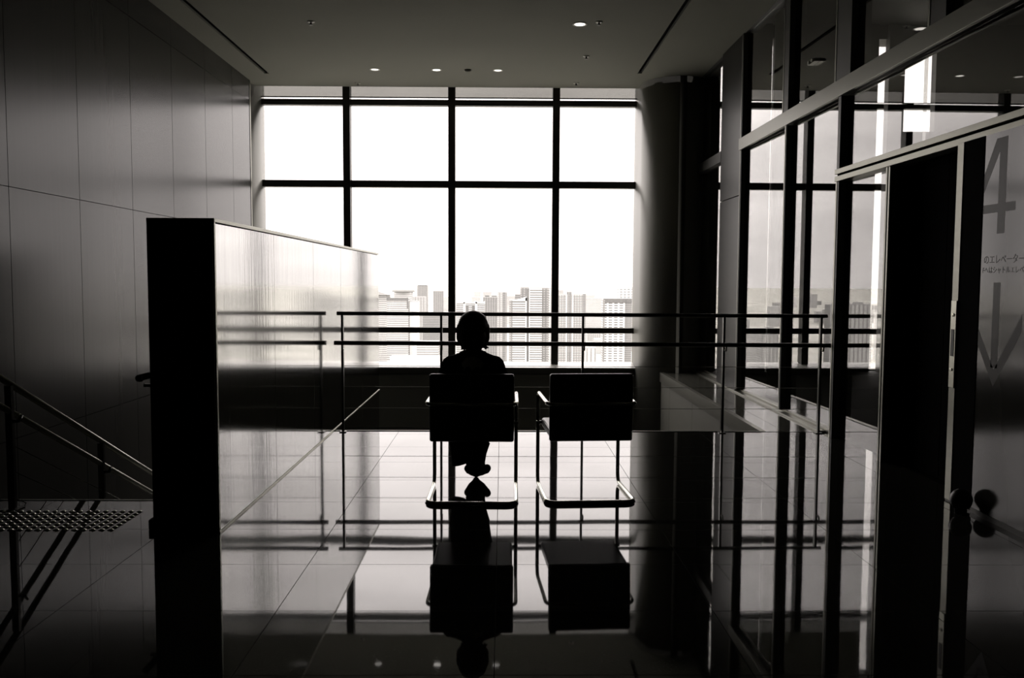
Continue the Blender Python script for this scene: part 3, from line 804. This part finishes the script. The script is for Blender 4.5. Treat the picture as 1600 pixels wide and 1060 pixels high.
BOX = []
def free(x, y, wx, wy, m=4):
    return all(x + wx / 2 + m < a or x - wx / 2 - m > b or y + wy + m < c or y - m > d for a, b, c, d in BOX)
def bld(lab, x, y, wx, wy, top, mat, parts=(), group=None, name='tower_block', rz=0.0):
    """a building on the ground; local coordinates in metres from its base centre"""
    t = empty(name, (x, y, GZ), rz); finish(t, lab, 'building', group)
    BOX.append((x - wx / 2, x + wx / 2, y, y + wy))
    h = top - GZ
    MB().box((-wx / 2, 0, 0), (wx / 2, wy, h)).build('wall', F[mat], t)
    MB().box((-wx / 2, 0, h), (wx / 2, wy, h + 1.2)).build('roof', F['roof'], t)
    for p in parts:
        nm, (a0, a1), (b0, b1), (c0, c1), mt = p
        MB().box((a0, b0, c0 if c0 > 0 else h + c0), (a1, b1, h + c1)).build(nm, F[mt], t)
    return t
# left bay
o = bld('pale banded tower with a sloping wedge roof, farthest left past the partition', -220, 1500, 44, 50, -27, 'bandfine')
f = MB(); hh = -27 - GZ
f.hexa([(-22, -6, hh + 1), (30, -6, hh + 1), (30, 40, hh + 1), (-22, 40, hh + 1), (-22, -6, hh + 17), (24, -6, hh + 2), (24, 40, hh + 2), (-22, 40, hh + 17)]); f.build('wedge_roof', F['roof'], o)
bld('banded slab with a dark cornice strip in the left bay', -162, 1350, 33, 30, -30, 'bandfine', (('cornice', (-16.5, 16.5), (-0.5, 1), (-2, 2.5), 'dark'), ('side_fin', (14.8, 16.5), (-0.8, 2), (-14, 3), 'dark')))
o = bld('low drum-roofed building behind the cornice slab', -196, 1720, 34, 30, -24, 'pale'); f = MB(); f.cyl((0, 15, -24 - GZ), (0, 15, -24 - GZ + 6), 22, 32); f.build('drum_roof', F['roof'], o)
bld('blank white tower beside the cornice slab', -138.3, 1362, 13, 26, -34, 'white')
bld('thin tall grey tower on the skyline of the left bay', -238, 2600, 29, 30, -18.5, 'greycol', (('crown', (-14, 14), (0, 30), (0, 2), 'roof'),))
bld('mid-height pale slab below the thin grey tower', -184, 1900, 34, 24, -38, 'palecol')
bld('straight grey tower left of the first mullion', -169, 2300, 26, 26, -30.5, 'greycol')
bld('wide darker block low in the left bay', -128, 1700, 54, 50, -67, 'grey', (('plant_room', (-18, 0), (6, 20), (0, 4), 'roof'),))
bld('low block with storey bands in the left bay', -107, 1250, 31, 24, -89, 'bandfine', (('white_frame', (-15.5, 15.5), (-0.5, 2), (-3, 1.5), 'white'),))
bld('long low white building at the foot of the left bay', -115, 1150, 66, 22, -102, 'dots', (('parapet', (-33, 33), (-0.5, 1), (-3, 1), 'white'),))
# centre bay
o = bld('banded block with two curved roof crests behind the head of the person', -55, 1500, 48, 30, -40, 'band', (('fin', (-12, -8), (-1, 10), (-30, 2), 'white'), ('fin', (8, 12), (-1, 10), (-30, 3), 'white'), ('recess_shade', (-8, -3), (-0.6, 1), (-100, -4), 'dark'), ('recess_shade', (3, 8), (-0.6, 1), (-100, -4), 'dark')))  # dark strips on the front put recess shade into colour
for cx in (-17, 0, 17):
    f = MB(); pts = []
    for k in range(9):
        u = -1 + k / 4; pts.append((cx + 8 * u, -40 - GZ + 1 + 3.2 * u * u))
    pts += [(cx + 8, -40 - GZ), (cx - 8, -40 - GZ)]
    f.extrude_y(pts, -1, 20); f.build('roof_crest', F['white'], o)
f = MB(); f.cyl((-20, 10, 130), (-20, 10, 139), 0.5, 8); f.build('mast', F['roof'], o)
bld('broad grey slab with rooftop plant in the centre bay', -24, 1800, 30, 26, -35.5, 'greycol', (('plant_room', (-12, -3), (3, 14), (0, 4), 'dark'), ('plant_room', (2, 13), (3, 14), (0, 3.5), 'dark')))
bld('slim pale tower with a dark centre stripe', 0, 1600, 18, 24, -23, 'palecol', (('stripe', (1, 5.5), (-0.5, 0.5), (-150, 1.5), 'grey'),))
o = bld('banded tower with an upswept curved roof', 22.5, 1250, 25, 30, -29, 'band', (('recess_shade', (-12.5, -8), (-0.4, 0.5), (-140, 0), 'greycol'), ('fin', (10.5, 12.5), (-1, 8), (-140, 5), 'white')))  # darker strip colours in a shaded recess
f = MB(); pts = [(-8 + 20.5 * k / 10, -29 - GZ + 1 + 4.5 * (k / 10) ** 2.2) for k in range(11)] + [(12.5, -29 - GZ), (-8, -29 - GZ)]
f.extrude_y(pts, -1, 28); f.build('swept_roof', F['white'], o)
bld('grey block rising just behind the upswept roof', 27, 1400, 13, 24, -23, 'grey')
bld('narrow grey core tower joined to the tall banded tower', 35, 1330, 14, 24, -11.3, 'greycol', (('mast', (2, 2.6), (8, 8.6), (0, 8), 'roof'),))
bld('tallest banded tower in the centre bay', 48, 1250, 18, 30, -11.5, 'band', (('recess_shade', (-12.5, -9), (1, 6), (-150, 0), 'dark'), ('fin', (-9.8, -8.6), (-1, 6), (-150, 1.5), 'white')))  # dark slab coloured as the shade between the towers
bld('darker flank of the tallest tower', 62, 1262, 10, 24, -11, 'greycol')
bld('dotted white flank of the tallest tower, beside the second mullion', 71, 1275, 8, 24, -12.4, 'dots')
# right bay
bld('broad balcony tower with narrow white piers in the right bay', 135, 1700, 55, 30, -28, 'bandcol', (('core', (-9, 0), (-1, 8), (-150, 6), 'greycol'), ('fin', (-11, -8.6), (-1.5, 4), (-150, 1), 'white'), ('fin', (0.5, 3), (-1.5, 4), (-150, 1), 'white'), ('side_fin', (22, 27.6), (-0.6, 4), (-150, 2), 'grey')))
bld('low pale block far behind in the right bay', 317, 3000, 60, 40, -64, 'pale')
bld('white office block with a dark window grid beside the wide column', 186, 1450, 36, 30, -31.5, 'grid', (('cornice', (-18, 18), (-0.5, 1), (-5, 2), 'dark'), ('side_fin', (-18.2, -15.5), (-0.7, 2), (-150, 0), 'greycol')))
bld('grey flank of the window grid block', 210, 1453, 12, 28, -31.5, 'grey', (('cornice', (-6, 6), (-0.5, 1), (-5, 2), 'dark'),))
bld('pale gridded tower rising behind the window grid block', 301, 2100, 42, 30, -17.5, 'grid')
bld('low pillared building between the two right bay towers', 132, 1300, 17, 20, -101, 'cols')
# further towers and low blocks on every side
rnd = random.Random(21)
mats = ['bandfine', 'pale', 'palecol', 'bandcol', 'greycol', 'dots', 'grey', 'cols']
n = 0
def clear(px, lo=588, hi=996): return not (lo < px < hi)
for k in range(46):
    px = rnd.uniform(-150, 1750); D = rnd.uniform(1100, 2600)
    if not clear(px): continue
    top = 1.4 - (rnd.uniform(452, 520) - 437) / 1364 * D
    if not free((px - 785) / 1364 * D, D, 60, 42): continue
    bld('one of the towers beyond the frame of the main window', (px - 785) / 1364 * D, D, rnd.uniform(20, 55), rnd.uniform(20, 40), top, rnd.choice(mats),
        (('plant_room', (-6, 6), (4, 12), (0, 4), 'roof'),), 'towers seen only through or in the side glass')
for k in range(120):
    px = rnd.uniform(200, 1500) if k < 60 else rnd.uniform(590, 1000); D = rnd.uniform(1800, 6500)
    top = GZ + rnd.uniform(12, 75) * (0.7 + D / 9000)
    if not free((px - 785) / 1364 * D, D, 72, 52): continue
    BOX.append(((px - 785) / 1364 * D - 36, (px - 785) / 1364 * D + 36, D, D + 52))
    t = empty('low_building', ((px - 785) / 1364 * D, D, GZ)); finish(t, 'small block far out in the city, coloured pale for haze', 'building', 'distant low city blocks')
    wx, wy, h = rnd.uniform(18, 70), rnd.uniform(15, 50), top - GZ
    MB().box((-wx / 2, 0, 0), (wx / 2, wy, h)).build('wall', F[rnd.choice(['pale', 'palecol', 'white', 'bandfine', 'greycol'])], t)
